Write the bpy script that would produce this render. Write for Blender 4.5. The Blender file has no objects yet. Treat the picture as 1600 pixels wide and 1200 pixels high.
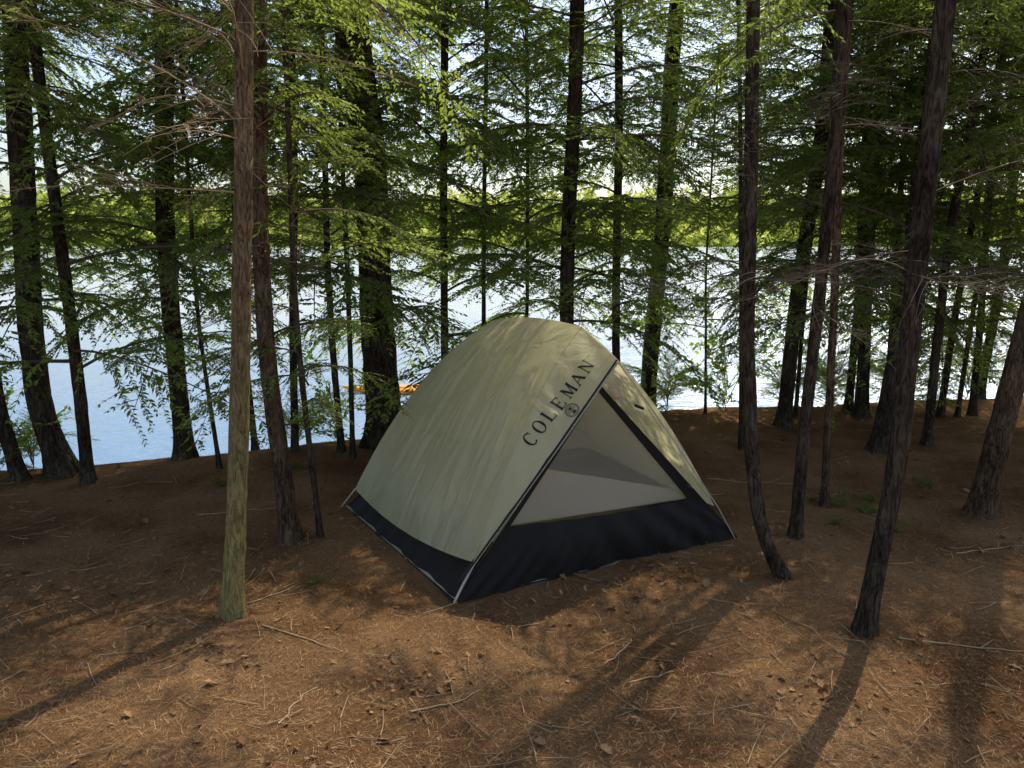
import bpy, math, random
import numpy as np
from mathutils import Vector, Matrix
from mathutils.bvhtree import BVHTree
rng=np.random.default_rng(7); random.seed(7)
scn=bpy.context.scene; COL=scn.collection
scn.view_settings.view_transform='Standard'
try: scn.view_settings.look='None'
except Exception: pass
scn.view_settings.exposure=0

# ------------------------------------------------------------------ helpers
def new_mesh(name,V,F,mats,midx=None,tint=None,smooth=False):
    V=np.asarray(V,dtype=np.float32); F=np.asarray(F,dtype=np.int32)
    me=bpy.data.meshes.new(name)
    k=F.shape[1]; m=len(F)
    me.vertices.add(len(V)); me.vertices.foreach_set('co',V.ravel())
    me.loops.add(m*k); me.loops.foreach_set('vertex_index',F.ravel())
    me.polygons.add(m); me.polygons.foreach_set('loop_start',np.arange(0,m*k,k,dtype=np.int32))
    if midx is not None: me.polygons.foreach_set('material_index',np.asarray(midx,dtype=np.int32))
    me.update(calc_edges=True)
    if tint is not None:
        a=me.attributes.new('tint','FLOAT','FACE'); a.data.foreach_set('value',np.asarray(tint,dtype=np.float32))
    if smooth: me.polygons.foreach_set('use_smooth',np.ones(m,dtype=bool))
    for mt in mats: me.materials.append(mt)
    return me
def obj(name,me,parent=None,label=None,cat=None,loc=None,group=None,kind=None):
    o=bpy.data.objects.new(name,me); COL.objects.link(o)
    if parent is not None: o.parent=parent
    if loc is not None: o.location=loc
    if label: o["label"]=label
    if cat: o["category"]=cat
    if group: o["group"]=group
    if kind: o["kind"]=kind
    return o
class Acc:
    def __init__(s): s.V=[];s.F=[];s.M=[];s.T=[];s.n=0
    def add(s,V,F,m=0,t=None):
        V=np.asarray(V,float);F=np.asarray(F,int)
        s.V.append(V);s.F.append(F+s.n);s.n+=len(V)
        s.M.append(np.full(len(F),m)); s.T.append(np.full(len(F),0.5) if t is None else t)
    def arrays(s): return np.concatenate(s.V),np.concatenate(s.F),np.concatenate(s.M),np.concatenate(s.T)
    def mesh(s,name,mats,smooth=False):
        V,F,M,T=s.arrays(); return new_mesh(name,V,F,mats,M,T,smooth)
def tube(P,R,k=5,cap=True):
    P=np.asarray(P,float); R=np.asarray(R,float); n=len(P)
    T=np.gradient(P,axis=0); T/=np.linalg.norm(T,axis=1)[:,None]+1e-9
    ref=np.array([0,0,1.0]) if abs(T[0][2])<0.8 else np.array([0,1.0,0])
    A=np.cross(T,ref); A/=np.linalg.norm(A,axis=1)[:,None]+1e-9
    B=np.cross(T,A)
    th=np.arange(k)*2*math.pi/k
    V=(P[:,None,:]+R[:,None,None]*(np.cos(th)[None,:,None]*A[:,None,:]+np.sin(th)[None,:,None]*B[:,None,:])).reshape(-1,3)
    i=np.arange(n-1)[:,None]*k; j=np.arange(k)[None,:]; j2=(j+1)%k
    F=np.stack([i+j,i+j2,i+k+j2,i+k+j],-1).reshape(-1,4)
    return V,F
def grid_faces(a,b):
    i=np.arange(a-1)[:,None]*b; j=np.arange(b-1)[None,:]
    return np.stack([i+j,i+b+j,i+b+j+1,i+j+1],-1).reshape(-1,4)

# ------------------------------------------------------------------ materials
def mat(name):
    m=bpy.data.materials.new(name); m.use_nodes=True; nt=m.node_tree; nt.nodes.clear()
    out=nt.nodes.new('ShaderNodeOutputMaterial'); return m,nt,out
def N(nt,t,**kw):
    n=nt.nodes.new(t)
    for k,v in kw.items():
        if k.startswith('i_'):
            key=k[2:]; key=int(key) if key.isdigit() else key.replace('_',' ')
            n.inputs[key].default_value=v
        else: setattr(n,k,v)
    return n
def ramp(nt,fac,stops):
    r=nt.nodes.new('ShaderNodeValToRGB'); e=r.color_ramp.elements
    while len(e)<len(stops): e.new(0.5)
    for q,(p,c) in zip(e,stops): q.position=p; q.color=(*c,1)
    nt.links.new(fac,r.inputs[0]); return r.outputs[0]
def leaf_mat(name,dark,light,trans,amt=0.45):
    m,nt,out=mat(name); L=nt.links.new
    at=N(nt,'ShaderNodeAttribute',attribute_name='tint')
    col=ramp(nt,at.outputs['Fac'],[(0.0,dark),(1.0,light)])
    tc=nt.nodes.new('ShaderNodeMix'); tc.data_type='RGBA'; tc.inputs[0].default_value=0.75
    L(col,tc.inputs[6]); tc.inputs[7].default_value=(*trans,1)
    d=N(nt,'ShaderNodeBsdfDiffuse'); L(col,d.inputs[0])
    t=N(nt,'ShaderNodeBsdfTranslucent'); L(tc.outputs[2],t.inputs[0])
    mx=N(nt,'ShaderNodeMixShader'); mx.inputs[0].default_value=amt
    L(d.outputs[0],mx.inputs[1]); L(t.outputs[0],mx.inputs[2]); L(mx.outputs[0],out.inputs[0]); return m
M_hem=leaf_mat('hemlock_needles',(0.03,0.052,0.018),(0.12,0.175,0.045),(0.46,0.58,0.10),0.54)
M_broad=leaf_mat('broad_leaves',(0.06,0.12,0.02),(0.15,0.24,0.05),(0.55,0.70,0.10),0.6)
M_far=leaf_mat('far_foliage_hazed',(0.28,0.34,0.08),(0.50,0.56,0.15),(0.85,0.9,0.22),0.45)  # leaf colours lightened to stand in for haze over the far shore
M_dead=leaf_mat('dead_leaf',(0.13,0.065,0.032),(0.36,0.22,0.12),(0.3,0.15,0.06),0.15)
M_needle=leaf_mat('fallen_needles',(0.13,0.066,0.034),(0.52,0.34,0.185),(0.3,0.16,0.08),0.05)
def bark_mat(name,c0,c1,c2,sc=1.0,bd=.022,moss=None):
    m,nt,out=mat(name); L=nt.links.new
    tc=N(nt,'ShaderNodeTexCoord'); mp=N(nt,'ShaderNodeMapping'); mp.inputs['Scale'].default_value=(1,1,0.22)
    L(tc.outputs['Object'],mp.inputs[0])
    n1=N(nt,'ShaderNodeTexNoise',i_Scale=48*sc,i_Detail=9.0,i_Roughness=0.7,i_Distortion=1.4); L(mp.outputs[0],n1.inputs[0])
    n2=N(nt,'ShaderNodeTexNoise',i_Scale=4.0,i_Detail=5.0); L(tc.outputs['Object'],n2.inputs[0])
    n3=N(nt,'ShaderNodeTexNoise',i_Scale=90.0,i_Detail=4.0); L(tc.outputs['Object'],n3.inputs[0])
    col=ramp(nt,n1.outputs[0],[(0.34,tuple(x*.45 for x in c0)),(0.44,c0),(0.54,c1),(0.72,c2)])
    pt=ramp(nt,n2.outputs[0],[(0.35,(0.65,0.62,0.6)),(0.65,(1.25,1.25,1.15))])
    mu2=N(nt,'ShaderNodeMix',data_type='RGBA',blend_type='MULTIPLY'); mu2.inputs[0].default_value=1; L(col,mu2.inputs[6]); L(pt,mu2.inputs[7])
    last=mu2.outputs[2]
    if moss:
        sx=N(nt,'ShaderNodeSeparateXYZ'); L(tc.outputs['Object'],sx.inputs[0])
        ad0=N(nt,'ShaderNodeMath',operation='MULTIPLY_ADD'); L(n2.outputs[0],ad0.inputs[0]); ad0.inputs[1].default_value=3.0; L(sx.outputs[2],ad0.inputs[2])
        mr=N(nt,'ShaderNodeMapRange'); mr.inputs[1].default_value=3.2; mr.inputs[2].default_value=1.6; mr.inputs[3].default_value=0; mr.inputs[4].default_value=.8; L(ad0.outputs[0],mr.inputs[0])
        mm=N(nt,'ShaderNodeMix',data_type='RGBA'); L(mr.outputs[0],mm.inputs[0]); L(last,mm.inputs[6])
        mc=ramp(nt,n1.outputs[0],[(0.35,tuple(x*.35 for x in moss)),(0.6,moss)]); L(mc,mm.inputs[7]); last=mm.outputs[2]
    b=N(nt,'ShaderNodeBsdfDiffuse'); L(last,b.inputs[0])
    ad=N(nt,'ShaderNodeMath',operation='MULTIPLY_ADD'); L(n3.outputs[0],ad.inputs[0]); ad.inputs[1].default_value=.25; L(n1.outputs[0],ad.inputs[2])
    bp=N(nt,'ShaderNodeBump',i_Strength=1.0,i_Distance=bd); L(ad.outputs[0],bp.inputs['Height']); L(bp.outputs[0],b.inputs['Normal'])
    L(b.outputs[0],out.inputs[0]); return m
M_bark=bark_mat('bark_dark',(0.042,0.034,0.027),(0.092,0.074,0.058),(0.17,0.145,0.115))
M_barkr=bark_mat('bark_reddish',(0.065,0.043,0.031),(0.14,0.098,0.07),(0.25,0.195,0.14))
M_barkl=bark_mat('bark_lichen',(0.10,0.070,0.045),(0.21,0.155,0.10),(0.35,0.28,0.18),1.3,.013,moss=(.38,.33,.13))
def plain(name,c,rough=0.8,spec=0.3,metal=0):
    m,nt,out=mat(name); b=N(nt,'ShaderNodeBsdfPrincipled'); b.inputs['Base Color'].default_value=(*c,1)
    tc=N(nt,'ShaderNodeTexCoord'); n=N(nt,'ShaderNodeTexNoise',i_Scale=30.0,i_Detail=4.0); nt.links.new(tc.outputs['Object'],n.inputs[0])
    col=ramp(nt,n.outputs[0],[(0.3,tuple(x*0.75 for x in c)),(0.7,tuple(min(1,x*1.2) for x in c))]); nt.links.new(col,b.inputs['Base Color'])
    b.inputs['Roughness'].default_value=rough; b.inputs['Specular IOR Level'].default_value=spec; b.inputs['Metallic'].default_value=metal
    nt.links.new(b.outputs[0],out.inputs[0]); return m
M_twig=plain('dry_twig',(0.115,0.085,0.06)); M_twigl=plain('pale_tan_twig',(0.34,0.24,0.14))  # second twig colour is a paler tan, for golden twigs, litter and sticks
M_orange=plain('orange_hull',(0.9,0.33,0.02),0.35,0.5)
M_blackp=plain('black_plastic',(0.02,0.02,0.02),0.4)
M_pole=plain('pale_fibreglass_pole',(0.45,0.42,0.36),0.4,0.5)
M_ink=plain('black_print',(0.015,0.015,0.015),0.7)
M_tag=plain('cream_tag',(0.6,0.5,0.36),0.8)
def fabric(name,c,trans,amt,rough=0.6,bump=0.25,dist=0.01,stretch=(1,1,1),transp=0.0,spec=0.3,sc=7.0,det=6.0):
    m,nt,out=mat(name); L=nt.links.new
    tc=N(nt,'ShaderNodeTexCoord'); mp=N(nt,'ShaderNodeMapping'); mp.inputs['Scale'].default_value=stretch; L(tc.outputs['Object'],mp.inputs[0])
    n=N(nt,'ShaderNodeTexNoise',i_Scale=sc,i_Detail=det,i_Roughness=0.45,i_Distortion=0.8); L(mp.outputs[0],n.inputs[0])
    n2=N(nt,'ShaderNodeTexNoise',i_Scale=2.5,i_Detail=3.0); L(tc.outputs['Object'],n2.inputs[0])
    col=ramp(nt,n2.outputs[0],[(0.3,tuple(x*0.88 for x in c)),(0.7,tuple(x*1.08 for x in c))])
    b=N(nt,'ShaderNodeBsdfPrincipled'); L(col,b.inputs['Base Color']); b.inputs['Roughness'].default_value=rough; b.inputs['Specular IOR Level'].default_value=spec
    bp=N(nt,'ShaderNodeBump',i_Strength=bump,i_Distance=dist); L(n.outputs[0],bp.inputs['Height']); L(bp.outputs[0],b.inputs['Normal'])
    t=N(nt,'ShaderNodeBsdfTranslucent'); t.inputs[0].default_value=(*trans,1); L(bp.outputs[0],t.inputs['Normal'])
    mx=N(nt,'ShaderNodeMixShader'); mx.inputs[0].default_value=amt; L(b.outputs[0],mx.inputs[1]); L(t.outputs[0],mx.inputs[2])
    last=mx.outputs[0]
    if transp>0:
        tr=N(nt,'ShaderNodeBsdfTransparent'); m2=N(nt,'ShaderNodeMixShader'); m2.inputs[0].default_value=transp
        L(last,m2.inputs[1]); L(tr.outputs[0],m2.inputs[2]); last=m2.outputs[0]
    L(last,out.inputs[0]); return m
M_fly=fabric('olive_fly_fabric',(0.60,0.56,0.34),(0.72,0.67,0.42),0.47,0.34,0.7,0.04,stretch=(1.0,1.4,0.35),spec=0.6,sc=6,det=4.0)
M_inner=fabric('beige_inner_fabric',(0.74,0.68,0.55),(0.8,0.74,0.6),0.5,0.7)
M_mesh=fabric('beige_screen_mesh',(0.50,0.46,0.38),(0.65,0.60,0.48),0.45,0.8,0.1,0.01,transp=0.5)
M_blackf=fabric('black_floor_fabric',(0.018,0.016,0.015),(0.01,0.01,0.01),0.1,0.7,0.4,0.03,stretch=(1,1,0.6),spec=0.2,det=4.0)
M_floor=fabric('grey_tent_floor',(0.36,0.34,0.29),(0.1,0.1,0.09),0.1,0.6,0.6,0.03)

# ground material
m,nt,out=mat('forest_floor'); L=nt.links.new; M_ground=m
tc=N(nt,'ShaderNodeTexCoord')
n1=N(nt,'ShaderNodeTexNoise',i_Scale=1.3,i_Detail=5.0,i_Roughness=0.6); L(tc.outputs['Object'],n1.inputs[0])
n2=N(nt,'ShaderNodeTexNoise',i_Scale=95.0,i_Detail=10.0,i_Roughness=0.75,i_Distortion=1.5); L(tc.outputs['Object'],n2.inputs[0])
mpa=N(nt,'ShaderNodeMapping'); mpa.inputs['Scale'].default_value=(1,7,1); mpa.inputs['Rotation'].default_value=(0,0,0.7); L(tc.outputs['Object'],mpa.inputs[0])
n3=N(nt,'ShaderNodeTexNoise',i_Scale=38.0,i_Detail=5.0,i_Roughness=0.7,i_Distortion=2.5); L(mpa.outputs[0],n3.inputs[0])
mpb=N(nt,'ShaderNodeMapping'); mpb.inputs['Scale'].default_value=(6,1,1); mpb.inputs['Rotation'].default_value=(0,0,-0.4); L(tc.outputs['Object'],mpb.inputs[0])
n4=N(nt,'ShaderNodeTexNoise',i_Scale=40.0,i_Detail=5.0,i_Roughness=0.7,i_Distortion=2.5); L(mpb.outputs[0],n4.inputs[0])
av=N(nt,'ShaderNodeMath',operation='MAXIMUM'); L(n3.outputs[0],av.inputs[0]); L(n4.outputs[0],av.inputs[1])
c1=ramp(nt,n2.outputs[0],[(0.3,(0.12,0.064,0.035)),(0.5,(0.34,0.205,0.112)),(0.7,(0.56,0.375,0.215))])
c2=ramp(nt,av.outputs[0],[(0.42,(0.45,0.41,0.38)),(0.55,(1,1,1)),(0.7,(1.6,1.5,1.35))])
mu=N(nt,'ShaderNodeMix',data_type='RGBA',blend_type='MULTIPLY'); mu.inputs[0].default_value=1; L(c1,mu.inputs[6]); L(c2,mu.inputs[7])
c3=ramp(nt,n1.outputs[0],[(0.35,(0.55,0.48,0.42)),(0.65,(1.18,1.14,1.08))])
mu2=N(nt,'ShaderNodeMix',data_type='RGBA',blend_type='MULTIPLY'); mu2.inputs[0].default_value=1; L(mu.outputs[2],mu2.inputs[6]); L(c3,mu2.inputs[7])
sx=N(nt,'ShaderNodeSeparateXYZ'); L(tc.outputs['Object'],sx.inputs[0])
mr=N(nt,'ShaderNodeMapRange'); mr.inputs[1].default_value=60; mr.inputs[2].default_value=120; L(sx.outputs[1],mr.inputs[0])
mu3=N(nt,'ShaderNodeMix',data_type='RGBA'); L(mr.outputs[0],mu3.inputs[0]); L(mu2.outputs[2],mu3.inputs[6]); mu3.inputs[7].default_value=(.2,.27,.08,1)
b=N(nt,'ShaderNodeBsdfDiffuse'); L(mu3.outputs[2],b.inputs[0])
ad=N(nt,'ShaderNodeMath',operation='ADD'); L(n2.outputs[0],ad.inputs[0]); L(av.outputs[0],ad.inputs[1])
bp=N(nt,'ShaderNodeBump',i_Strength=1.0,i_Distance=0.02); L(ad.outputs[0],bp.inputs['Height']); L(bp.outputs[0],b.inputs['Normal']); L(b.outputs[0],out.inputs[0])
# water
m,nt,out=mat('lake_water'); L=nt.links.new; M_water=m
tc=N(nt,'ShaderNodeTexCoord'); mp=N(nt,'ShaderNodeMapping'); mp.inputs['Scale'].default_value=(0.6,1.7,1); L(tc.outputs['Object'],mp.inputs[0])
n1=N(nt,'ShaderNodeTexNoise',i_Scale=2.6,i_Detail=6.0,i_Roughness=0.6); L(mp.outputs[0],n1.inputs[0])
b=N(nt,'ShaderNodeBsdfPrincipled'); b.inputs['Roughness'].default_value=0.16; b.inputs['IOR'].default_value=1.9; b.inputs['Specular IOR Level'].default_value=1.0
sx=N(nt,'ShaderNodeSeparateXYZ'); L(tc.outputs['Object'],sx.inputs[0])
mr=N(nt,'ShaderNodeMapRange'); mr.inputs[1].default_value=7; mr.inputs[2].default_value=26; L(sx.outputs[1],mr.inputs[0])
glare_col=ramp(nt,mr.outputs[0],[(0,(0.13,0.26,0.46)),(1,(0.52,0.59,0.66))]); L(glare_col,b.inputs['Base Color'])  # blue-to-pale base colour stands in for sky reflection and sun glare
bp=N(nt,'ShaderNodeBump',i_Strength=0.8,i_Distance=0.12); L(n1.outputs[0],bp.inputs['Height']); L(bp.outputs[0],b.inputs['Normal']); L(b.outputs[0],out.inputs[0])

# ------------------------------------------------------------------ ground
WL=-0.75
def sm(t): t=np.clip(t,0,1); return t*t*(3-2*t)
SX=[-700,-60,-12,-6,-3.4,-2.4,-1.2,0,1,2,3.5,6,12,60,700]
SY=[-40,2,4.6,5.3,5.55,5.8,6.35,6.95,7.25,7.5,7.75,8.3,9.6,16,60]
K=[(rng.uniform(0,6.28),rng.uniform(0.7,1.3),rng.uniform(0,6.28)) for _ in range(14)]
def wav(x,y,f):
    r=0
    for i,(a,q,ph) in enumerate(K):
        ff=f*q*(1+0.35*(i%5)); r=r+np.sin(ff*(x*np.cos(a)+y*np.sin(a))+ph)/(1+0.35*(i%5))
    return r/5
def ground(x,y):
    x=np.asarray(x,float); y=np.asarray(y,float)
    fade=1-0.85*np.exp(-((x-0.1)**2+(y-4.4)**2)/1.3)
    e=y-(np.interp(x,SX,SY)+0.12*wav(x,y,1.6))
    z=(0.035*wav(x,y,1.1)+0.012*wav(x+9,y,4.5)+.006*wav(x,y+5,11))*fade
    z=z+0.06*np.exp(-((e+0.25)/0.3)**2)*(0.5+0.5*wav(x+3,y,1.5))
    z=z-1.25*sm(e/0.9)-2.0*sm((e-0.9)/8)
    farw=sm((y-(192+6*wav(x,0*y,0.03)))/14)+sm((np.abs(x)-330)/30)*(y>0)
    z=z+4.0*np.clip(farw,0,1)*(y>20)+0.25*sm((y-200)/200)*60*(y>200)
    return z
def spaced(lo,hi,step,far,g=1.13):
    c=list(np.arange(lo,hi+1e-6,step)); d=step; x=lo; a=[]
    while x>-far: d*=g; x-=d; a.append(x)
    d=step; x=hi; bb=[]
    while x<far: d*=g; x+=d; bb.append(x)
    return np.array(a[::-1]+c+bb)
gx=spaced(-5.5,6.5,0.06,800,1.12); gy=spaced(1.2,9.5,0.06,900,1.1)
X,Y=np.meshgrid(gx,gy,indexing='ij'); Z=ground(X,Y)
V=np.stack([X,Y,Z],-1).reshape(-1,3)
me=new_mesh('ground',V,grid_faces(len(gx),len(gy)),[M_ground],smooth=True)
obj('ground',me,kind='structure',label='forest floor of brown needles and leaf litter',cat='ground')
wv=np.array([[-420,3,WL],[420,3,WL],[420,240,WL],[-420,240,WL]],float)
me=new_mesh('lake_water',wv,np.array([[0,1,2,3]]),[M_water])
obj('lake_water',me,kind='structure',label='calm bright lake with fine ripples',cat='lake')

# ------------------------------------------------------------------ branches
def leaflets(P,D,S,Ln,W,nz=0):
    U=D*Ln[:,None]
    a=P; b_=P+U*0.45+S*W[:,None]; c_=P+U; d_=P+U*0.45-S*W[:,None]
    V=np.stack([a,b_,c_,d_],1).reshape(-1,3)
    F=np.arange(len(P)*4).reshape(-1,4); return V,F
def hem_branch(r,L,droop=0.3,step=.020,size=1.06,sec=.040,stems=True):
    A=Acc(); n=12; t=np.linspace(0,1,n)
    wob=r.normal(0,0.05,2)
    def main(t): return np.stack([L*t,L*(wob[0]*np.sin(3*t)+wob[1]*t),L*(0.14*np.sin(t*2.2)-droop*t*t)],-1)
    P=main(t); Vv,Ff=tube(P,np.interp(t,[0,1],[0.008*L,0.0018]),4); A.add(Vv,Ff,1)
    ns=int(L/sec)
    for i in range(ns):
        tt=0.12+0.88*(i+r.uniform(-.5,.5))/ns; tt=min(max(tt,0.05),1)
        if r.random()<0.15: continue
        side=1 if i%2 else -1
        l=(L*0.40*(1-tt)**0.7*(0.35+0.65*min(1,tt*3.0))+0.07)*r.uniform(0.55,1.2)
        p0=main(np.array([tt]))[0]; ang=math.radians(r.uniform(35,70))*side
        q=np.linspace(0,1,4)
        dx=math.cos(ang);dy=math.sin(ang); dz=r.uniform(-.35,.12)
        c=r.uniform(-.15,.15)*side; dr=r.uniform(.2,.5)
        S_=np.stack([l*q*dx+0.12*l*q*q,l*q*dy+c*l*q*q,l*(dz*q-dr*q*q)],-1)+p0
        if stems: Vv,Ff=tube(S_,np.interp(q,[0,1],[0.0028,0.0010]),3); A.add(Vv,Ff,1)
        m=max(4,int(l/step)); u=np.linspace(0.04,1,m)
        Pp=np.stack([np.interp(u,q,S_[:,k]) for k in range(3)],-1)
        td=S_[-1]-S_[0]; td/=np.linalg.norm(td)
        pl=np.cross([0,0,1.0],td); pl/=np.linalg.norm(pl)
        for sd in (1,-1):
            k=r.random(m)<0.9; kk=k.sum()
            if kk==0: continue
            an=np.radians(r.uniform(28,60,kk))*sd
            D=np.cos(an)[:,None]*td+np.sin(an)[:,None]*pl+np.stack([0*an,0*an,r.uniform(-.5,.2,kk)],-1)
            D/=np.linalg.norm(D,axis=1)[:,None]
            Sd=np.cross(D,np.array([0,0,1.0])+r.normal(0,.7,(kk,3))); Sd/=np.linalg.norm(Sd,axis=1)[:,None]
            Ln=r.uniform(0.028,0.062,kk)*(1-0.35*u[k])*size; W=Ln*0.18+0.001
            Vv,Ff=leaflets(Pp[k],D,Sd,Ln,W); A.add(Vv,Ff,0,np.clip(r.normal(0.35,0.22,kk)+0.2*u[k],0,1))
    return A.arrays()
def bare_branch(r,L,droop=0.15):
    A=Acc(); n=10; t=np.linspace(0,1,n); wob=r.normal(0,0.08,3)
    def main(t): return np.stack([L*t,L*(wob[0]*np.sin(4*t)+wob[1]*t*t),L*(wob[2]*np.sin(5*t)+0.1*t-droop*t*t)],-1)
    Vv,Ff=tube(main(t),np.interp(t,[0,1],[0.0042,0.0010]),4); A.add(Vv,Ff)
    for i in range(int(L*16)):
        tt=r.uniform(0.15,1); side=r.choice([-1,1]); l=L*r.uniform(0.1,0.38)*(1.1-tt)
        a=math.radians(r.uniform(35,75))*side; q=np.linspace(0,1,5); b=r.uniform(-.4,.4)
        S_=np.stack([l*q*math.cos(a)+.1*l*q*q,l*q*math.sin(a)+b*l*q*q,l*(r.uniform(-.3,.3)*q-0.25*q*q)],-1)+main(np.array([tt]))[0]
        Vv,Ff=tube(S_,np.interp(q,[0,1],[0.0020,0.0007]),3); A.add(Vv,Ff)
        for j in range(4):
            u=r.uniform(.3,1); p0=np.array([np.interp(u,q,S_[:,k]) for k in range(3)]); d=np.array([math.cos(a*.3),math.sin(a*.3),0])+r.normal(0,.45,3)
            e=p0+d*l*r.uniform(.15,.4); Vv,Ff=tube(np.stack([p0,(p0+e)/2+r.normal(0,.006,3),e]),np.array([.0012,.001,.0006]),3); A.add(Vv,Ff)
    return A.arrays()
def broad_branch(r,L):
    A=Acc(); n=8; t=np.linspace(0,1,n)
    def main(t): return np.stack([L*t,0*t,L*(0.3*t-0.25*t*t)],-1)
    Vv,Ff=tube(main(t),np.interp(t,[0,1],[0.006,0.0015]),4); A.add(Vv,Ff,1)
    for i in range(int(L*14)):
        tt=r.uniform(.2,1); p0=main(np.array([tt]))[0]; d=np.array([1,r.uniform(-1.4,1.4),r.uniform(-.5,.5)]); d/=np.linalg.norm(d)
        l=L*r.uniform(.12,.3); e=p0+d*l; Vv,Ff=tube(np.stack([p0,e]),np.array([.002,.001]),3); A.add(Vv,Ff,1)
        m=8; u=np.linspace(.2,1,m); Pp=p0+d*l*u[:,None]
        D=d+r.normal(0,.7,(m,3)); D[:,2]-=.2; D/=np.linalg.norm(D,axis=1)[:,None]
        Sd=np.cross(D,np.array([0,0,1.0])+r.normal(0,.6,(m,3))); Sd/=np.linalg.norm(Sd,axis=1)[:,None]
        Ln=r.uniform(.035,.075,m); Vv,Ff=leaflets(Pp,D,Sd,Ln,Ln*.32); A.add(Vv,Ff,0,r.random(m))
    return A.arrays()
def place(A,T,R,sc,off,):
    V,F,M,Tn=T; A.add(V*sc@R.T+off,F); A.M[-1]=M; A.T[-1]=Tn
def rotm(az,pitch,roll=0):
    return np.array(Matrix.Rotation(az,3,'Z')@Matrix.Rotation(-pitch,3,'Y')@Matrix.Rotation(roll,3,'X'))
BT=[hem_branch(np.random.default_rng(20+i),1.5,droop=[.22,.35,.5,.3,.6][i]) for i in range(5)]
CT=[hem_branch(np.random.default_rng(40+i),1.5,droop=[.22,.3,.38][i],step=.04,size=1.9,sec=.075,stems=False) for i in range(3)]
DT=[bare_branch(np.random.default_rng(50+i),1.1,droop=[.1,.2,.3,.05][i]) for i in range(4)]
LT=[broad_branch(np.random.default_rng(70+i),0.9) for i in range(3)]
ZS=4.1
def crown_mesh(name,seed,z0,z1,per,lmax,lmin,T=BT,mats=None,base=1.5,up=1.0):
    r=np.random.default_rng(seed); A=Acc(); z=z0; az=r.uniform(0,6)
    while z<z1:
        q=(z-z0)/(z1-z0); l=(lmax*(1-q)+lmin*q)*r.uniform(.55,1.15)
        az+=2.4+r.uniform(-.6,.6); hi=z>ZS and T is BT
        TT=CT if hi else T; pp=up if hi else (per*(1.45 if z>2.3 and T is BT and per>3 else 1))
        place(A,TT[r.integers(len(TT))],rotm(az,math.radians(r.uniform(-18,16)+12*q),r.uniform(-.5,.5)),l/base,np.array([0,0,z]))
        z+=r.exponential(1/pp)*.6+.4/pp
    V,F,M,Tn=A.arrays(); return new_mesh(name,V,F,mats or [M_hem,M_twig],M,Tn)
C_low=[crown_mesh('crown_low',100+i,[0.8,1.2,1.5][i],7.0,[9.5,10.5,9.5][i],1.6,.7) for i in range(3)]
C_short=[crown_mesh('crown_short',105+i,[0.9,1.3][i],[4.2,4.5][i],[10.5,11][i],1.55,1.15) for i in range(2)]
C_tall=[crown_mesh('crown_tall',108,1.1,8.0,9.5,1.5,.9,up=2.3)]
C_high=[crown_mesh('crown_high',110+i,[2.1,2.3][i],4.6,7,1.3,.6,up=1.0) for i in range(2)]
C_spar=[crown_mesh('crown_sparse',115+i,[2.8,3.2][i],6.5,2.4,1.2,.7,up=2.3) for i in range(2)]
C_thin=[crown_mesh('crown_thin',120+i,[0.8,1.2][i],4.2,10,.95,.5) for i in range(2)]
C_broad=[crown_mesh('crown_broad',130+i,[0.7,1.5][i],[3.2,4.2][i],15,.95,.6,LT,[M_broad,M_twig],0.9) for i in range(2)]
def twigs_mesh(seed,z0,z1,n,l0,l1,m):
    r=np.random.default_rng(seed); A=Acc()
    for i in range(n):
        place(A,DT[r.integers(4)],rotm(r.uniform(0,6.28),math.radians(r.uniform(-15,25)),r.uniform(-.6,.6)),r.uniform(l0,l1)/1.1,np.array([0,0,r.uniform(z0,z1)]))
    V,F,M,Tn=A.arrays(); return new_mesh('twigs',V,F,[m],None,Tn)
W_A=[twigs_mesh(200+i,1.2,3.2,12,.4,1.0,M_twig) for i in range(3)]
W_G=twigs_mesh(210,1.7,3.0,16,.7,1.3,M_twigl)
W_S=[twigs_mesh(220+i,0.6,3.4,14,.25,.6,M_twig) for i in range(2)]

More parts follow.
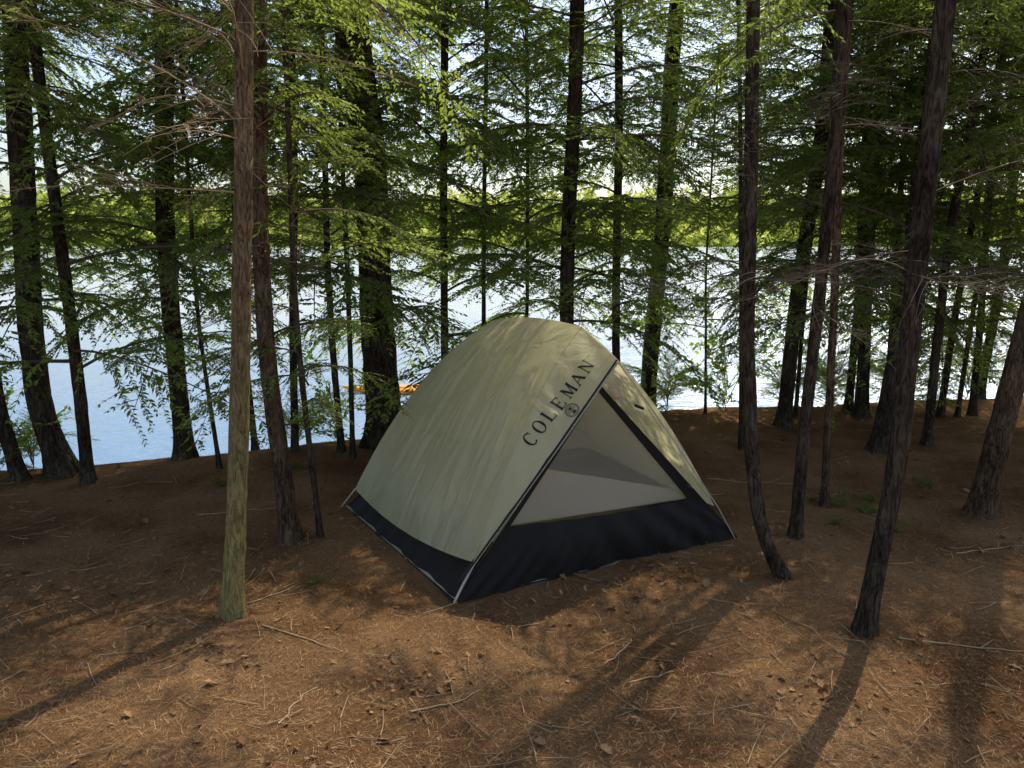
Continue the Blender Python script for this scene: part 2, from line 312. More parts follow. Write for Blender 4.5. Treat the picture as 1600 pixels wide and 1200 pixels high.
def trunk_mesh(P,r0,r1,seed,m,top):
    r=np.random.default_rng(seed)
    P=np.array(P,float); zl=P[-1][2]
    d=(P[-1]-P[-2])/(P[-1][2]-P[-2][2]); d[:2]*=0.6
    h=top-zl; P=np.vstack([P,P[-1]+d*h*.5,P[-1]+d*h])
    d0=(P[1]-P[0])/(P[1][2]-P[0][2]); P=np.vstack([P[0]-d0*.3,P])
    zs=P[:,2]; z=np.concatenate([[-0.15,-0.05],np.arange(0,0.6,0.03),np.arange(.6,4.2,.06),np.arange(4.2,max(top,4.3),.3)])
    z=z[z<=top]
    def smooth(zz,c):
        a=0
        for o in (-.14,-.07,0,.07,.14): a=a+np.interp(zz+o,zs,c)
        return a/5
    x=smooth(z,P[:,0]); y=smooth(z,P[:,1])
    x+=0.12*r0*np.sin(z*2.3+seed); y+=0.2*r0*np.sin(z*1.7+seed*2)
    rb=r0*0.78
    R=np.where(z<zl,rb+(r1*.95-rb)*np.clip(z,0,zl)/zl,r1*.95+(0.012-r1)*(z-zl)/(top-zl)*.9)
    k=max(10,int(10+r0*110)); th=np.arange(k)*2*math.pi/k
    flare=np.exp(-np.clip(z+.02,0,9)/(0.08+r0*.5))
    nl=r.integers(4,6); ph=r.uniform(0,6)
    nse=r.normal(0,1,(len(z),k)); nse=(nse+np.roll(nse,1,0)+np.roll(nse,-1,0))/1.7
    rr=R[:,None]*(1+flare[:,None]*(0.45+0.55*np.cos(nl*th+ph)[None,:]*0.8)+0.05*np.sin(3*th[None,:]+z[:,None]*3)+0.03*nse)
    V=np.stack([x[:,None]+rr*np.cos(th),y[:,None]+rr*np.sin(th),z[:,None]+0*rr],-1).reshape(-1,3)
    i=np.arange(len(z)-1)[:,None]*k; j=np.arange(k)[None,:]; j2=(j+1)%k
    F=np.stack([i+j,i+j2,i+k+j2,i+k+j],-1).reshape(-1,4)
    return new_mesh('trunk',V,F,[m],smooth=True)

S="""328;-128 0,-124 49,-118 107,-110 188,-105 262;58 37;N
415;-127 0,-130 47,-133 91,-133 176,-131 256;65 42;R
420;-110 0,-113 46,-116 101,-117 149,-116 225;22 15;T
612;-103 0,-104 74,-107 155,-112 274,-114 341;173 121;L
539;-326 0,-337 49,-337 113,-333 200,-327 281;107 76;L
527;-348 0,-358 51,-362 114,-362 178,-358 279;59 43;L
524;-299 0,-299 70,-299 144,-299 219,-299 305;54 36;L
564;-249 0,-249 53,-247 119,-244 188,-237 287;82 65;L
542;-213 0,-217 48,-221 103,-222 187,-222 262;20 13;T
589;-171 0,-167 107,-162 202,-158 313;38 27;O
589;-134 0,-137 78,-138 156,-134 292;34 22;O
578;-123 0,-122 79,-122 165,-122 311;26 17;T
631;-57 0,-56 103,-54 229,-52 346;40 31;O
653;-25 0,-24 101,-22 231,-20 352;25 17;B
631;45 0,45 113,46 229,49 346;75 57;O
664;92 0,90 99,88 232,86 355;45 35;U
754;136 0,139 90,146 241,152 381;102 74;O
726;130 0,131 93,134 210,141 373;36 26;T
721;185 0,182 57,178 135,179 210;16 9;S
611;187 0,182 105,176 227,168 341;22 15;T
363;136 0,124 20,117 56,112 116,110 190,106 271;46 31;H
683;245 0,249 97,257 207,263 361;80 57;O
418;162 0,163 54,165 126,166 209,165 287;42 31;H
477;203 0,201 71,199 139,197 215,198 303;33 23;H
713;331 0,324 106,323 237,325 369;72 48;O
604;296 0,301 75,306 155,306 250,304 339;80 54;U
308;152 0,155 34,159 73,160 142,161 201,161 256;49 40;H
611;338 0,339 84,343 175,352 264,359 341;44 30;O
710;403 0,407 94,413 192,422 317;40 27;O
465;298 0,303 49,307 105,313 177,321 283;94 64;H
727;444 0,441 105,438 210,436 347;41 28;O
732;326 0,327 104,325 210,320 348;46 30;O
713;421 0,423 94,427 209,434 317;27 21;T
713;354 0,350 94,347 209,343 369;33 24;T
560;520 0,520 150,515 350;90 60;L
700;610 0,612 150,615 350;70 50;L
810;500 0,505 150,505 350;60 45;L
640;450 0,452 150,455 350;60 45;H
500;-500 0,-500 150,-500 350;80 60;L
595;-205 0,-208 120,-206 350;30 20;B
690;10 0,14 120,12 350;22 16;O
712;268 0,270 120,272 350;24 17;O"""
LAB={'N':'slim hemlock with pale lichen bark and dry golden twigs','R':'reddish-brown conifer leaning slightly beside the pale trunk',
'T':'thin young hemlock with sparse short branches','L':'tall hemlock with drooping feathery branches near the lake shore','O':'dark hemlock trunk with feathery branches at the lake shore',
'U':'tall dark hemlock with full feathery crown near the bank',
'B':'thin broadleaf tree with bright green leaves by the shore','S':'small leafy sapling on the lake bank','H':'bare slim conifer trunk rising from needle-covered ground'}
for idx,line in enumerate(S.split('\n')):
    ys_,pts,rs,kd=line.split(';'); Yb=int(ys_)/100; r0,r1=[float(a)/1000 for a in rs.split()]
    P=[[int(a)/100 for a in q.split()] for q in pts.split(',')]
    bx=P[0][0]; gz=float(ground(bx,Yb)); gz=max(gz,-0.12)
    top={'T':4.8,'B':4.8,'S':3.3,'O':5.2,'U':8.2}.get(kd,7.6)
    PP=[[x-bx,0.03*z*math.sin(idx*1.7),z] for k,(x,z) in enumerate(P)]
    lab=LAB[kd]
    if idx==3: lab='very thick dark hemlock trunk at the water edge'
    if idx==26: lab='leaning slim trunk on needle-covered ground, sunlit along one side'
    if idx==20: lab='slender trunk curving at its foot beside the tent'
    e=obj('sapling' if kd=='S' else ('broadleaf_tree' if kd=='B' else 'hemlock_tree'),None,label=lab,cat='tree',loc=(bx,Yb,gz),group='trees of the lakeside forest')
    m={'N':M_barkl,'R':M_barkr,'H':M_barkr if idx%2 else M_bark}.get(kd,M_bark)
    obj('trunk',trunk_mesh(PP,r0,r1,idx,m,top),e)
    last=PP[-1]; dv=Vector((last[0],last[1],last[2])).normalized(); q=Vector((0,0,1)).rotation_difference(dv)
    cm={'N':C_spar,'R':C_high,'H':C_spar,'T':C_thin,'L':C_low,'O':C_short,'U':C_tall,'B':C_broad[1:],'S':C_broad[:1]}[kd]
    if idx in (3,16): cm=C_spar
    c=obj('crown',cm[idx%len(cm)],e)
    rot=q.to_matrix().to_4x4()@Matrix.Rotation(idx*2.1,4,'Z')
    c.matrix_basis=rot
    if kd in 'NRHT' or (kd in 'LO' and idx%3==0):
        w=W_G if kd=='N' else (W_S[idx%2] if kd=='T' else W_A[idx%3])
        t=obj('twigs',w,e); t.matrix_basis=q.to_matrix().to_4x4()@Matrix.Rotation(idx*1.3+(2.2 if kd=='N' else 0),4,'Z')

# low shore shrubs
bsh=[(-3.9,5.35,.7,0),(-3.6,5.6,.6,1),(-1.45,6.2,.6,0),(-1.75,6.1,.6,1),(1.5,7.3,.7,1),(2.1,7.4,.8,0),(2.7,7.5,.7,1),(0.4,6.9,.8,1),(3.9,7.6,.8,1),(3.2,7.7,.8,1),(4.8,8.0,.9,1),(-4.4,5.2,.8,1)]
def shrub_mesh(seed,T,m,base):
    r=np.random.default_rng(seed); A=Acc()
    for i in range(14):
        place(A,T[r.integers(len(T))],rotm(r.uniform(0,6.28),math.radians(r.uniform(15,75)),r.uniform(-.5,.5)),r.uniform(.6,1.0)/base,np.array([0,0,r.uniform(0,.35)]))
    V,F,M,Tn=A.arrays(); return new_mesh('shrub',V,F,[m,M_twig],M,Tn)
SH=[shrub_mesh(300,LT,M_broad,.9),shrub_mesh(301,BT,M_hem,1.5)]
for i,(x,y,s,k) in enumerate(bsh):
    o=obj('shrub',SH[k],label='low leafy green shrub on the lake bank' if k==0 else 'low feathery conifer seedling on the bank',cat='shrub',loc=(x,y,float(ground(x,y))-.03),group='shrubs along the bank')
    o.scale=(s,s,s); o.rotation_euler[2]=i*1.9

# far forest
A=Acc(); r=np.random.default_rng(9)
for i in range(900):
    x=r.uniform(-260,260); sh=196+6*wav(np.array(x),np.array(0.0),.03)
    if i<620: y=sh+r.uniform(2,45); h=r.uniform(7.5,13.5); n=110; z0=min(float(ground(x,y)),5)
    else: y=sh+r.uniform(-7,1); h=r.uniform(2.5,5); n=45; z0=WL-.3
    u=r.uniform(0,1,n)**.8; th=r.uniform(0,6.28,n); con=r.random()<.3
    rad=(h*.25*(1-u)+.3 if con else h*(.32 if i<620 else .7)*np.sqrt(np.clip(1-(2*u-1)**2,0,1))+.2)*r.uniform(.6,1.1,n)
    C=np.stack([x+rad*np.cos(th),y+rad*np.sin(th),z0+h*(.04+.92*u)],-1)
    D=r.normal(0,1,(n,3)); D/=np.linalg.norm(D,axis=1)[:,None]; Sd=np.cross(D,r.normal(0,1,(n,3))); Sd/=np.linalg.norm(Sd,axis=1)[:,None]
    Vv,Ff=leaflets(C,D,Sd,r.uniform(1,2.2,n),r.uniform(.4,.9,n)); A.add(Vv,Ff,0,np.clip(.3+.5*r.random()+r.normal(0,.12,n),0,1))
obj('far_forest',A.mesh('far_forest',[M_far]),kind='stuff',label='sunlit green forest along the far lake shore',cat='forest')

# ------------------------------------------------------------------ litter
def scatter(n,seed):
    r=np.random.default_rng(seed); y=1.5+6.2*r.random(n)**1.6; x=(r.random(n)*2-1)*(1.2+y*.85)
    k=(y<np.interp(x,SX,SY)-.05); x=x[k];y=y[k]
    a=(x+.273)*.897+(y-3.409)*.441; b=-(x+.273)*.52+(y-3.409)*.854
    k=~((a>-.05)&(a<1.75)&(b>-.03)&(b<1.55)); return x[k],y[k],r
x,y,r=scatter(150000,31); n=len(x); z=ground(x,y)+r.uniform(.002,.014,n)
th=r.uniform(0,3.14,n); D=np.stack([np.cos(th),np.sin(th),r.normal(0,.15,n)],-1); Ln=r.uniform(.012,.06,n)
Sd=np.stack([-np.sin(th),np.cos(th),0*th],-1)
A=Acc(); Vv,Ff=leaflets(np.stack([x,y,z],-1),D,Sd,Ln,r.uniform(.0005,.0010,n)); A.add(Vv,Ff,0,r.random(n)**1.4)
obj('fallen_needles',A.mesh('fallen_needles',[M_needle]),kind='stuff',label='scattered brown conifer needles on the ground',cat='needles')
x,y,r=scatter(1500,32)
cx_=r.uniform(-3,3.5,22); cy_=r.uniform(1.9,4.5,22); ii=r.integers(0,22,700); x=np.concatenate([x,cx_[ii]+r.normal(0,.14,700)]); y=np.concatenate([y,cy_[ii]+r.normal(0,.10,700)])
a=(x+.273)*.897+(y-3.409)*.441; b=-(x+.273)*.52+(y-3.409)*.854; k=~((a>-.05)&(a<1.75)&(b>-.03)&(b<1.55)); x=x[k];y=y[k]
n=len(x); z=ground(x,y)+r.uniform(.003,.010,n); A=Acc()
th=r.uniform(0,6.28,n); sz=r.uniform(.007,.016,n)*np.where(r.random(n)<.2,2.0,1.0)
d=np.stack([np.cos(th),np.sin(th),r.normal(0,.4,n)],-1); s_=np.stack([-np.sin(th),np.cos(th),r.normal(0,.4,n)],-1); up=np.array([0,0,1.0])
P=np.stack([x,y,z],-1); cu=r.uniform(.2,1.2,n)[:,None]
fr=[(-1,0,0),(-.45,.55,.35),(-.15,.4,.2),(.25,.65,.5),(.45,.35,.2),(1,0,.25)]
left=[P+(a*d+b*s_+c*cu*up)*sz[:,None] for a,b,c in fr]; right=[P+(a*d-b*s_+c*cu*up)*sz[:,None] for a,b,c in fr]; mid=[P+(-.15*d)*sz[:,None],P+(.4*d)*sz[:,None]]
W=np.stack([left[0],left[1],left[2],left[3],left[4],left[5],right[1],right[2],right[3],right[4],mid[0],mid[1]],1).reshape(-1,3)
bse=(np.arange(n)*12)[:,None]
F=np.concatenate([bse+np.array(q) for q in ([0,10,2,1],[10,11,3,2],[11,5,4,3],[0,6,7,10],[10,7,8,11],[11,8,9,5])])
A.add(W,F,0,np.tile(r.random(n),6)); obj('dead_leaves',A.mesh('dead_leaves',[M_dead]),kind='stuff',label='scattered curled brown dead leaves on the ground',cat='leaves')
x,y,r=scatter(900,33); A=Acc()
for i in range(len(x)):
    th=r.uniform(0,6.28); l=r.uniform(.05,.24); q=np.linspace(-.5,.5,4); b=r.uniform(-.2,.2)
    px=x[i]+l*(q*math.cos(th)-b*q*q*math.sin(th)); py=y[i]+l*(q*math.sin(th)+b*q*q*math.cos(th)); pz=ground(px,py)+.006+abs(q)*r.uniform(0,.02)
    Vv,Ff=tube(np.stack([px,py,pz],-1),np.linspace(.0022,.001,4)*r.uniform(.5,1.3),4); A.add(Vv,Ff)
obj('twig_litter',A.mesh('twig_litter',[M_twigl]),kind='stuff',label='small dry twigs scattered over needles',cat='twigs')
sticks=[(-.25,2.63,.28,.5),(.55,2.75,.2,.35),(.45,2.95,.24,.9),(-.9,3.1,.45,-.4),(-.8,2.6,.25,1.2),(1.9,3.0,.5,-.15),(-1.7,4.6,.5,.2),(1.75,5.3,.7,-.1),(-1.2,3.45,.35,.7),(2.7,4.1,.5,.3)]
for i,(sx_,sy,l,th) in enumerate(sticks):
    r=np.random.default_rng(600+i); q=np.linspace(-.5,.5,9); w=np.cumsum(r.normal(0,.008,9))
    px=sx_+l*q*math.cos(th)-w*math.sin(th); py=sy+l*q*math.sin(th)+w*math.cos(th); pz=ground(px,py)+.005
    A=Acc(); Vv,Ff=tube(np.stack([px-sx_,py-sy,pz],-1),np.linspace(.0042,.0018,9),6); A.add(Vv,Ff)
    p0=np.array([px[5]-sx_,py[5]-sy,pz[5]]); e=p0+np.array([math.cos(th+.7),math.sin(th+.7),.1])*l*.2; Vv,Ff=tube(np.stack([p0,e]),np.array([.002,.001]),5); A.add(Vv,Ff)
    obj('fallen_stick',A.mesh('fallen_stick',[M_twigl]),label='dry fallen stick lying on brown needles',cat='stick',loc=(sx_,sy,0),group='fallen sticks')
def plant_mesh(seed):
    r=np.random.default_rng(seed); A=Acc()
    for i in range(9):
        th=r.uniform(0,6.28); l=r.uniform(.06,.16); q=np.linspace(0,1,6)
        S_=np.stack([l*q*math.cos(th),l*q*math.sin(th),l*(1.0*q-.6*q*q)],-1); Vv,Ff=tube(S_,np.full(6,.001),3); A.add(Vv,Ff,1)
        for k in range(1,6):
            for sd in (1,-1):
                D=np.array([[math.cos(th+sd*1.1),math.sin(th+sd*1.1),.1]]); Sd=np.array([[-math.sin(th+sd*1.1),math.cos(th+sd*1.1),0]])
                Ln=np.array([.045*(1.2-q[k])]); Vv,Ff=leaflets(S_[k:k+1],D,Sd,Ln,Ln*.28); A.add(Vv,Ff,0,r.random(1))
    V,F,M,Tn=A.arrays(); return new_mesh('ground_plant',V,F,[M_broad,M_twig],M,Tn)
PM=[plant_mesh(i) for i in range(2)]
for i,(px,py,s) in enumerate([(2.12,4.8,1.2),(2.25,4.65,1.0),(1.98,4.9,.8),(2.4,4.9,1.0),(-1.0,3.62,.5),(1.95,4.45,.7),(2.3,4.35,.7),(2.9,5.2,1.0),(-2.0,5.1,.8),(-1.6,5.5,.8)]):
    o=obj('ground_plant',PM[i%2],label='small green seedling among the brown needles',cat='plant',loc=(px,py,float(ground(px,py))),group='small plants on the forest floor'); o.scale=(s,)*3; o.rotation_euler[2]=i

# ------------------------------------------------------------------ kayak
kay=obj('kayak',None,label='orange kayak floating on the lake near shore',cat='kayak',loc=(-1.15,12.2,WL+.0)); kay.rotation_euler[2]=.06
def loft(fn,nu,nv):
    u=np.linspace(0,1,nu); v=np.linspace(0,1,nv); U,Vv=np.meshgrid(u,v,indexing='ij'); return np.stack(fn(U,Vv),-1).reshape(-1,3),grid_faces(nu,nv)
def hull(u,v):
    w=.27*np.sin(np.pi*np.clip(u,0.001,.999))**.7; a=v*2*np.pi
    sh=.06*(2*u-1)**4; return (u-.5)*3.1+0*v, w*np.cos(a), np.where(np.sin(a)>0,.07*np.sin(a),.09*np.sin(a))*np.sin(np.pi*np.clip(u,.003,.997))**.35+sh+.04
Vv,Ff=loft(hull,40,25); obj('hull',new_mesh('hull',Vv,Ff,[M_orange],smooth=True),kay)
th=np.linspace(0,2*np.pi,25); Vv,Ff=tube(np.stack([.42*np.cos(th),.17*np.sin(th),.115+0*th],-1),np.full(25,.012),6); obj('cockpit_rim',new_mesh('cockpit_rim',Vv,Ff,[M_blackp],smooth=True),kay)
Vv,Ff=loft(lambda u,v:(-.3+.0*u+.06*v,(u-.5)*.26,.09+.14*v),6,6); obj('seat',new_mesh('seat',Vv,Ff,[M_blackp]),kay)

# ------------------------------------------------------------------ tent
B0=np.array([0.09,4.43,0.0])
tent=obj('tent',None,label='khaki and black dome tent with screened door on needles',cat='tent',loc=tuple(B0))
def part(name,V,F,mats,parent=tent,smooth=True,tint=None,midx=None):
    return obj(name,new_mesh(name,np.asarray(V)-B0,F,mats,midx,tint,smooth),parent)
u_=np.array([.897,.441,0]); w_=np.array([-.52,.854,0]); Mp=np.array([.486,3.78,0])
def mirror(P): P=np.asarray(P,float); return P-2*((P-Mp)@u_)[...,None]*u_
PA=np.array([-.273,3.409,0.]); PB=np.array([1.245,4.155,0.]); PC=np.array([-1.062,4.704,0.]); PD=mirror(PC[None])[0]
tip=np.array([.52,3.78,1.10])
P1=np.array([-.182,3.45,.18]); P0=np.array([-.985,4.65,.14])
def q2(a,b,c,t): t=np.asarray(t)[...,None]; return (1-t)**2*a+2*t*(1-t)*b+t*t*c
def ridge(t): return q2(np.array([.366,4.04,1.234]),np.array([.12,4.42,1.275]),np.array([-.12,4.83,1.185]),t)
def bottom(t): return q2(P1,np.array([-.60,3.97,.07]),P0,t)
P1r=mirror(P1[None])[0]+np.array([-.03,-.01,.05])
def bottomR(t): return q2(P1r,mirror(np.array([[-.60,3.97,.10]]))[0],mirror(P0[None])[0],t)
wr_=np.random.default_rng(12)
CR=[(wr_.uniform(.04,.96),wr_.uniform(-.12,.12),wr_.uniform(0,.55),wr_.uniform(.15,.5),wr_.uniform(.006,.016),wr_.uniform(.5,1.2)*wr_.choice([-1,1])) for _ in range(70)]
def side(u,v,bot,sgn,wr=1.0):
    Bt=bot(u); R=ridge(u); C=Bt*.40+R*.60+(-sgn)*u_*(.10+.05*np.sin(np.pi*u)+.06*u)[...,None]+np.array([0,0,1])*(.10+.02*np.sin(np.pi*u)+.05*u)[...,None]
    t=v[...,None]; P=(1-t)**2*Bt+2*t*(1-t)*C+t*t*R
    n=-sgn*u_*.85+np.array([0,0,.5]); f=0
    for fr,sk,ph,a in ((19,2.5,.3,.8),(33,-3.2,1.7,.65),(57,4.1,.9,.34),(9,-2,4.0,.6)):
        ph2=fr*u+sk*v*1.6+ph+1.0*np.sin(2.3*v+fr)
        mod=np.clip(np.sin(2.7*u*sk+fr*1.3+2*v*np.sin(fr))+.25,0,1)
        f=f+a*(np.abs(np.sin(ph2/2))**.8*2-1.2)*mod
    edge=np.clip(np.sin(np.pi*np.clip(u,0,1))*3,0,1)
    amp=.0115*wr*(.40+1.1*(1-v)**1.7+.5*np.exp(-((v-.97)/.1)**2))*edge*np.clip(v*12,0.35,1)*np.clip((1-v)*10,0,1)
    cr=0
    for (u0,sl,v0,vl,wd,a) in CR:
        du=u-(u0+sl*(v-v0)+.012*np.sin(9*v+u0*20)); cr=cr+a*np.exp(-(du/wd)**2)*np.exp(-((v-v0-vl*.5)/(vl*.5))**4)
    f2=-.009*np.exp(-((v-.30-.05*np.sin(3*u))/.010)**2)*np.sin(np.pi*u)
    pr=.020*np.exp(-((u-.60-.15*v)/.025)**2)*np.sin(np.pi*np.clip(v,0,1))
    sag=-.026*np.sin(np.pi*u)*np.sin(np.pi*v)
    return P+n*(amp*f+sag+f2+pr+.009*cr*edge)[...,None]
nu,nv=260,100
U,Vq=np.meshgrid(np.linspace(0,1,nu),np.linspace(0,1,nv),indexing='ij')
L1=side(U,Vq,bottom,1); R1=side(U,Vq,bottomR,-1)
A=Acc(); A.add(L1.reshape(-1,3),grid_faces(nu,nv)); A.add(R1.reshape(-1,3),grid_faces(nu,nv))
def hemL(t): t=np.asarray(t)[...,None]; return P1*(1-t)+tip*t-np.array([0,0,.012])*np.sin(np.pi*t)
def hemR(t): t=np.asarray(t)[...,None]; return P1r*(1-t)+tip*t-np.array([0,0,.012])*np.sin(np.pi*t)
ns=20; Wq=np.linspace(0,1,ns)
def strip(seam,hem,nr): 
    t=np.linspace(0,1,nv); h=hem(t); P=(seam[None,:,:]*Wq[:,None,None]+h[None,:,:]*(1-Wq[:,None,None]))
    d=.005*np.sin(np.pi*Wq)[:,None]*(np.sin(t*22+3*Wq[:,None])+.6*np.sin(t*47-4*Wq[:,None]))
    return (P+nr*d[...,None]).reshape(-1,3)
nL=np.cross(tip-P1,ridge(np.array([0.]))[0]-P1); nL/=np.linalg.norm(nL); nL*=-1 if nL[1]>0 else 1
nRr=np.cross(tip-P1r,ridge(np.array([0.]))[0]-P1r); nRr/=np.linalg.norm(nRr); nRr*=-1 if nRr[1]>0 else 1
SLv=strip(L1[0],hemL,nL); SRv=strip(R1[0],hemR,nRr)
A.add(SLv,grid_faces(ns,nv)); A.add(SRv,grid_faces(ns,nv))
rear=(L1[-1][None]*(1-Wq[:,None,None])+R1[-1][None]*Wq[:,None,None]).reshape(-1,3); A.add(rear,grid_faces(ns,nv))
V,F,Mi,Tn=A.arrays(); fly=part('rain_fly',V,F,[M_fly])
def ribbon(P,w,name,m,parent,nrm,off=.003):
    P=np.asarray(P); T=np.gradient(P,axis=0); T/=np.linalg.norm(T,axis=1)[:,None]; S=np.cross(T,nrm); S/=np.linalg.norm(S,axis=1)[:,None]
    w=np.broadcast_to(w,(len(P),))[:,None]; V=np.concatenate([P+S*w+nrm*off,P-S*w+nrm*off]); n=len(P)
    F=np.array([[i,i+1,n+i+1,n+i] for i in range(n-1)]); return part(name,V,F,[m],parent)
t=np.linspace(-.09,1.0,30)
ribbon(hemL(t),np.linspace(.012,.005,30),'hem_binding',M_ink,fly,nL,.002)
ribbon(hemR(np.linspace(0.02,1,30)),.004,'hem_binding',M_ink,fly,nRr,.002)
sp=L1[0][::3]; Vv,Ff=tube(sp,np.full(len(sp),.0022),5); part('seam',Vv,Ff,[M_fly],fly)
def pole(pts,r=.005): 
    Vv,Ff=tube(np.array(pts),np.full(len(pts),r),8); part('pole',Vv,Ff,[M_pole])
pole([PA+[-.0,-.012,0.0],PA*.5+P1*.5+[.0,-.012,0],P1+[.0,.0,-.01],P1*.4+tip*.6-[0,-.02,.03],tip-[0,0,.015]],.0065)
pole([PB+[.03,0,0],P1r+[.015,-.01,0.0],P1r*.45+tip*.55+[.03,0,-.02],tip+[0.01,0,-.015]],.0032)
pole([PC+[-.03,0,0],P0+[.0,.0,.0],P0*.7+ridge(np.array([1.]))[0]*.3-[0,0,.06]],.0055)
pole([PD+[.03,0.02,0],mirror(P0[None])[0],mirror(P0[None])[0]*.7+ridge(np.array([1.]))[0]*.3-[0,0,.06]],.0055)
ap=np.array([.44,3.91,.94]); apr=np.array([-.04,4.68,.98])
def lerp(a,b,t): return a*(1-t)+b*t
def quadp(a,b,c,d,nu=24,nv=12,fn=None):
    u=np.linspace(0,1,nu)[:,None,None]; v=np.linspace(0,1,nv)[None,:,None]
    P=(a*(1-u)+b*u)*(1-v)+(d*(1-u)+c*u)*v
    if fn is not None: P=P+fn(u,v)
    return P.reshape(-1,3),grid_faces(nu,nv)
At=lerp(PA,ap,.33); Bt=lerp(PB,ap,.30); Ct=lerp(PC,apr,.22); Dt=lerp(PD,apr,.22)
PBx=PB+u_*.05+np.array([0,0,.004])
nf=np.cross(PB-PA,ap-PA); nf/=np.linalg.norm(nf); nf*=-1 if nf[1]>0 else 1
def skirt(u,v): return nf*(.035*np.sin(np.pi*u)**.5*np.sin(np.pi*v*.9)+.010*np.sin(19*u+3*v)*(1-v)+.007*np.sin(43*u+5*v)+.005*np.sin(90*u-7*v)*(1-v)+.012*(1-v)*np.sin(7*u+1))+np.array([0,0,-1])*(.015*np.sin(np.pi*u)*v)
Vv,Ff=quadp(PA,PBx,Bt,At,120,20,skirt); part('floor_skirt',Vv,Ff,[M_blackf])
side_n=-u_
def sk2(u,v): return side_n*(.02*np.sin(np.pi*u)*np.sin(np.pi*v)+.007*np.sin(23*u+2*v)+.004*np.sin(51*u))
Vv,Ff=quadp(PA,PC,Ct,lerp(PA,ap,.26),90,12,sk2); part('floor_skirt',Vv,Ff,[M_blackf])
Vv,Ff=quadp(PBx,PD,Dt,lerp(PB,ap,.26),30,8); part('floor_skirt',Vv,Ff,[M_blackf])
Vv,Ff=quadp(PC,PD,Dt,Ct,30,8); part('floor_skirt',Vv,Ff,[M_blackf])
Vv,Ff=quadp(PA+[0,0,.012],PB+[0,0,.012],PD+[0,0,.012],PC+[0,0,.012],10,10); part('tent_floor',Vv,Ff,[M_floor])
A=Acc()
for a,b,c,d in ((lerp(PA,ap,.26),Ct,apr,ap),(Ct,Dt,apr+[.01,0,0],apr)):
    Vv,Ff=quadp(a,b,c,d); A.add(Vv,Ff)
V,F,_,_=A.arrays(); part('inner_wall',V,F,[M_inner])
Vv,Ff=quadp(lerp(PB,ap,.26),Dt,apr,ap); part('inner_wall',Vv,Ff,[M_mesh])
apm=ap-u_*.012
Vv,Ff=quadp(At,Bt,ap+u_*.012,apm,30,20,lambda u,v:nf*(.012*np.sin(np.pi*u)*np.sin(np.pi*v)+.002*np.sin(30*u*(1-v)+3*v))); door=part('door',Vv,Ff,[M_mesh])
dl=lerp(At,ap,.40)
Vv,Ff=quadp(At+(-nf)*.02,Bt-nf*.02,lerp(Bt,ap,.06)-nf*.03,dl-nf*.03,40,16,lambda u,v:-nf*(.006*np.sin(9*u+4*v)+.004*np.sin(31*u+6*v))); part('door_panel',Vv,Ff,[M_inner],door)
t=np.linspace(0,1,20)[:,None]
ribbon(PB*(1-t)+ap*t-u_*.004,np.linspace(.042,.016,20),'zipper_band',M_blackf,door,nf,.012)
ribbon(PA*(1-t)+ap*t+u_*.01,np.linspace(.016,.006,20),'zipper_band',M_blackf,door,nf,.012)
def box(name,c,s,m,parent=tent,rot=0):
    x=np.array([[-1,-1,-1],[1,-1,-1],[1,1,-1],[-1,1,-1],[-1,-1,1],[1,-1,1],[1,1,1],[-1,1,1]],float)*np.array(s)/2
    R=np.array(Matrix.Rotation(rot,3,'Y')); x=x@R.T
    F=np.array([[0,1,2,3],[4,7,6,5],[0,4,5,1],[1,5,6,2],[2,6,7,3],[3,7,4,0]])
    return part(name,x+np.array(c),F,[m],parent,False)
box('clip',lerp(PB,tip,.80)+[-.02,-.02,-.03],(.05,.012,.014),M_blackp,rot=.4)
box('clip',lerp(PB,tip,.36)+[-.02,-.02,-.03],(.05,.012,.014),M_blackp,rot=.6)
box('tag',ap+nf*.02+[.075,0,-.03],(.045,.003,.07),M_tag,door,rot=-.5)
# lettering
bv=BVHTree.FromPolygons([Vector(p) for p in SLv.tolist()],[tuple(int(a) for a in f) for f in grid_faces(ns,nv)])
e1=(tip-P1)/np.linalg.norm(tip-P1); e2=ridge(np.array([0.]))[0]-P1; e2=e2-e1*(e2@e1); e2/=np.linalg.norm(e2)
def bar(x0,y0,x1,y1,w,n=3):
    d=np.array([x1-x0,y1-y0]); l=np.hypot(*d); d/=l
    s=np.array([1,0])*w/2 if abs(d[1])>.5 else np.array([0,1])*w/2
    out=[]
    for i in range(n):
        a=np.array([x0,y0])+d*l*i/n; b=np.array([x0,y0])+d*l*(i+1)/n; out.append([a-s,a+s,b+s,b-s])
    return out
def arc(cx,cy,rx,ry,a0,a1,th,tn,n=24):
    out=[]; A_=np.radians(np.linspace(a0,a1,n+1))
    for i in range(n):
        q=[]
        for a in (A_[i],A_[i+1]):
            w=tn+(th-tn)*abs(math.cos(a)); q.append((np.array([cx+rx*math.cos(a),cy+ry*math.sin(a)]),np.array([cx+(rx-w)*math.cos(a),cy+(ry-tn*.9)*math.sin(a)])))
        out.append([q[0][0],q[0][1],q[1][1],q[1][0]])
    return out
TK,TH=.20,.085
def serif(x,y,w=.32): return bar(x-w/2,y,x+w/2,y,.065,n=1)
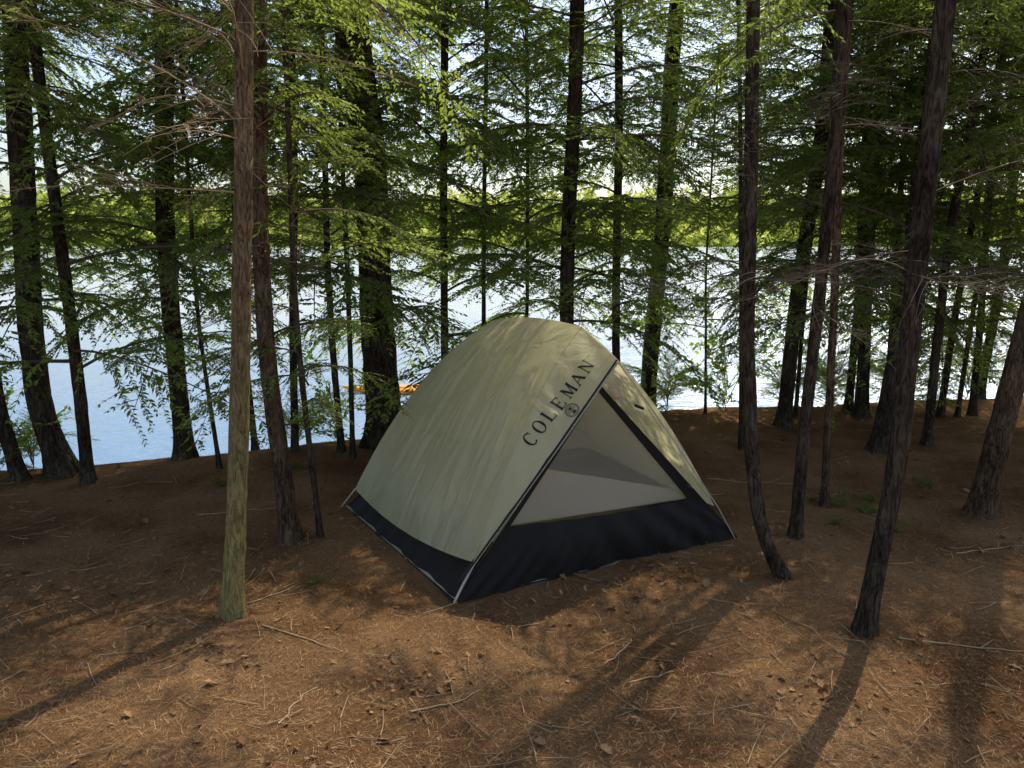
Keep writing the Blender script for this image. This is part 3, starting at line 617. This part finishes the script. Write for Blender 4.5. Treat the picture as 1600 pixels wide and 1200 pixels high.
LET={
'C':arc(.45,.5,.44,.5,48,312,TK,TH)+bar(.76,.66,.76,.95,.06),
'O':arc(.45,.5,.46,.5,0,360,TK,TH,32),
'L':bar(.2,.03,.2,.97,TK)+serif(.2,.025)+serif(.2,.975)+bar(.2,.03,.74,.03,.07)+bar(.74,.0,.74,.26,.06),
'E':bar(.2,.03,.2,.97,TK)+serif(.2,.025)+serif(.2,.975)+bar(.2,.03,.74,.03,.07)+bar(.74,0,.74,.25,.06)+bar(.2,.97,.7,.97,.07)+bar(.7,.77,.7,1.0,.06)+bar(.25,.52,.56,.52,.07)+bar(.56,.42,.56,.62,.05),
'M':bar(.1,.03,.14,.97,.08)+serif(.1,.025,.26)+bar(.16,.97,.5,.05,TK)+bar(.5,.05,.84,.97,.08)+bar(.88,.03,.86,.97,TK)+serif(.88,.025)+serif(.12,.975,.2)+serif(.88,.975,.26),
'A':bar(.1,.03,.45,.97,.08)+bar(.82,.03,.45,.97,TK)+bar(.22,.34,.68,.34,.07)+serif(.1,.025,.26)+serif(.82,.025,.3),
'N':bar(.14,.03,.14,.97,.08)+serif(.14,.025,.26)+serif(.1,.975,.2)+bar(.14,.97,.78,.03,TK)+bar(.78,.03,.78,.97,.08)+serif(.78,.975,.26),
'T':bar(.4,0,.4,1,.2)+bar(0,.95,.8,.95,.15)}
def textmesh(quads,name):
    V=[];F=[];D=Vector((-nL).tolist())
    for q in quads:
        for p in q:
            w=P1+e1*p[0]+e2*p[1]; o=Vector((w+nL*.2).tolist()); hit,_,_,_=bv.ray_cast(o,D,.5)
            h=np.array(hit) if hit is not None else w
            V.append(h+nL*(.0028+.00002*(len(F)%7)))
        F.append([len(V)-4,len(V)-3,len(V)-2,len(V)-1])
    part(name,V,np.array(F),[M_ink],fly,False)
H=.072; start=.608; pitch=.0770; qs=[]
for i,ch in enumerate('COLEMAN'):
    ox=start+i*pitch
    for q in LET[ch]: qs.append([(ox+p[0]*H*.88,.087+p[1]*H) for p in q])
for i,ch in enumerate('TM'):
    for q in LET[ch]: qs.append([(start+7*pitch-.004+i*.010+p[0]*.009,.152+p[1]*.008) for p in q])
textmesh(qs,'lettering')
em=[]; cx,cy=.872,.044; R_=.036
em+=arc(cx,cy,R_,R_,0,360,.0035,.0035,36)+arc(cx,cy,R_-.0065,R_-.0065,0,360,.0018,.0018,30)
def B(x0,y0,x1,y1,w): return [[(cx+p[0],cy+p[1]) for p in q] for q in bar(x0,y0,x1,y1,w,n=2)]
em+=B(-.011,-.019,.011,-.019,.008)+B(-.008,-.012,.008,-.012,.004)+arc(cx,cy-.001,.011,.011,0,360,.003,.003,18)+B(-.012,.012,.012,.012,.004)+B(-.007,.016,.007,.016,.004)+B(0,-.008,0,.006,.004)+arc(cx,cy+.014,.016,.009,10,170,.002,.002,12)+B(-.0185,-.004,-.0185,.012,.003)+B(.0185,-.004,.0185,.012,.003)
textmesh(em,'emblem')

# ------------------------------------------------------------------ light, sky, camera
AZ=math.radians(38); EL=math.radians(55)
w=bpy.data.worlds.new("World"); scn.world=w; w.use_nodes=True; nt=w.node_tree
bg=nt.nodes['Background']; sky=nt.nodes.new('ShaderNodeTexSky'); sky.sky_type='NISHITA'; sky.sun_disc=False
sky.sun_elevation=EL; sky.sun_rotation=AZ; sky.dust_density=2.0; sky.air_density=1.0
hs=nt.nodes.new('ShaderNodeHueSaturation'); hs.inputs['Saturation'].default_value=.85; hs.inputs['Value'].default_value=1.45
nt.links.new(sky.outputs[0],hs.inputs['Color']); nt.links.new(hs.outputs[0],bg.inputs[0]); bg.inputs[1].default_value=0.15
sd=bpy.data.lights.new('sun','SUN'); sd.energy=5.0; sd.angle=math.radians(0.5); sd.color=(1,.89,.70)
so=bpy.data.objects.new('sun',sd); COL.objects.link(so)
dvec=Vector((math.sin(AZ)*math.cos(EL),math.cos(AZ)*math.cos(EL),math.sin(EL))); so.rotation_euler=dvec.to_track_quat('Z','Y').to_euler(); so.location=(0,0,15)
cam=bpy.data.cameras.new('camera'); co=bpy.data.objects.new('camera',cam); COL.objects.link(co); scn.camera=co
cam.lens=27.2; cam.sensor_width=36; cam.clip_end=3000; cam.clip_start=.05
co.location=(0,0,1.7); co.rotation_euler=(math.radians(90-10.8),0,0)
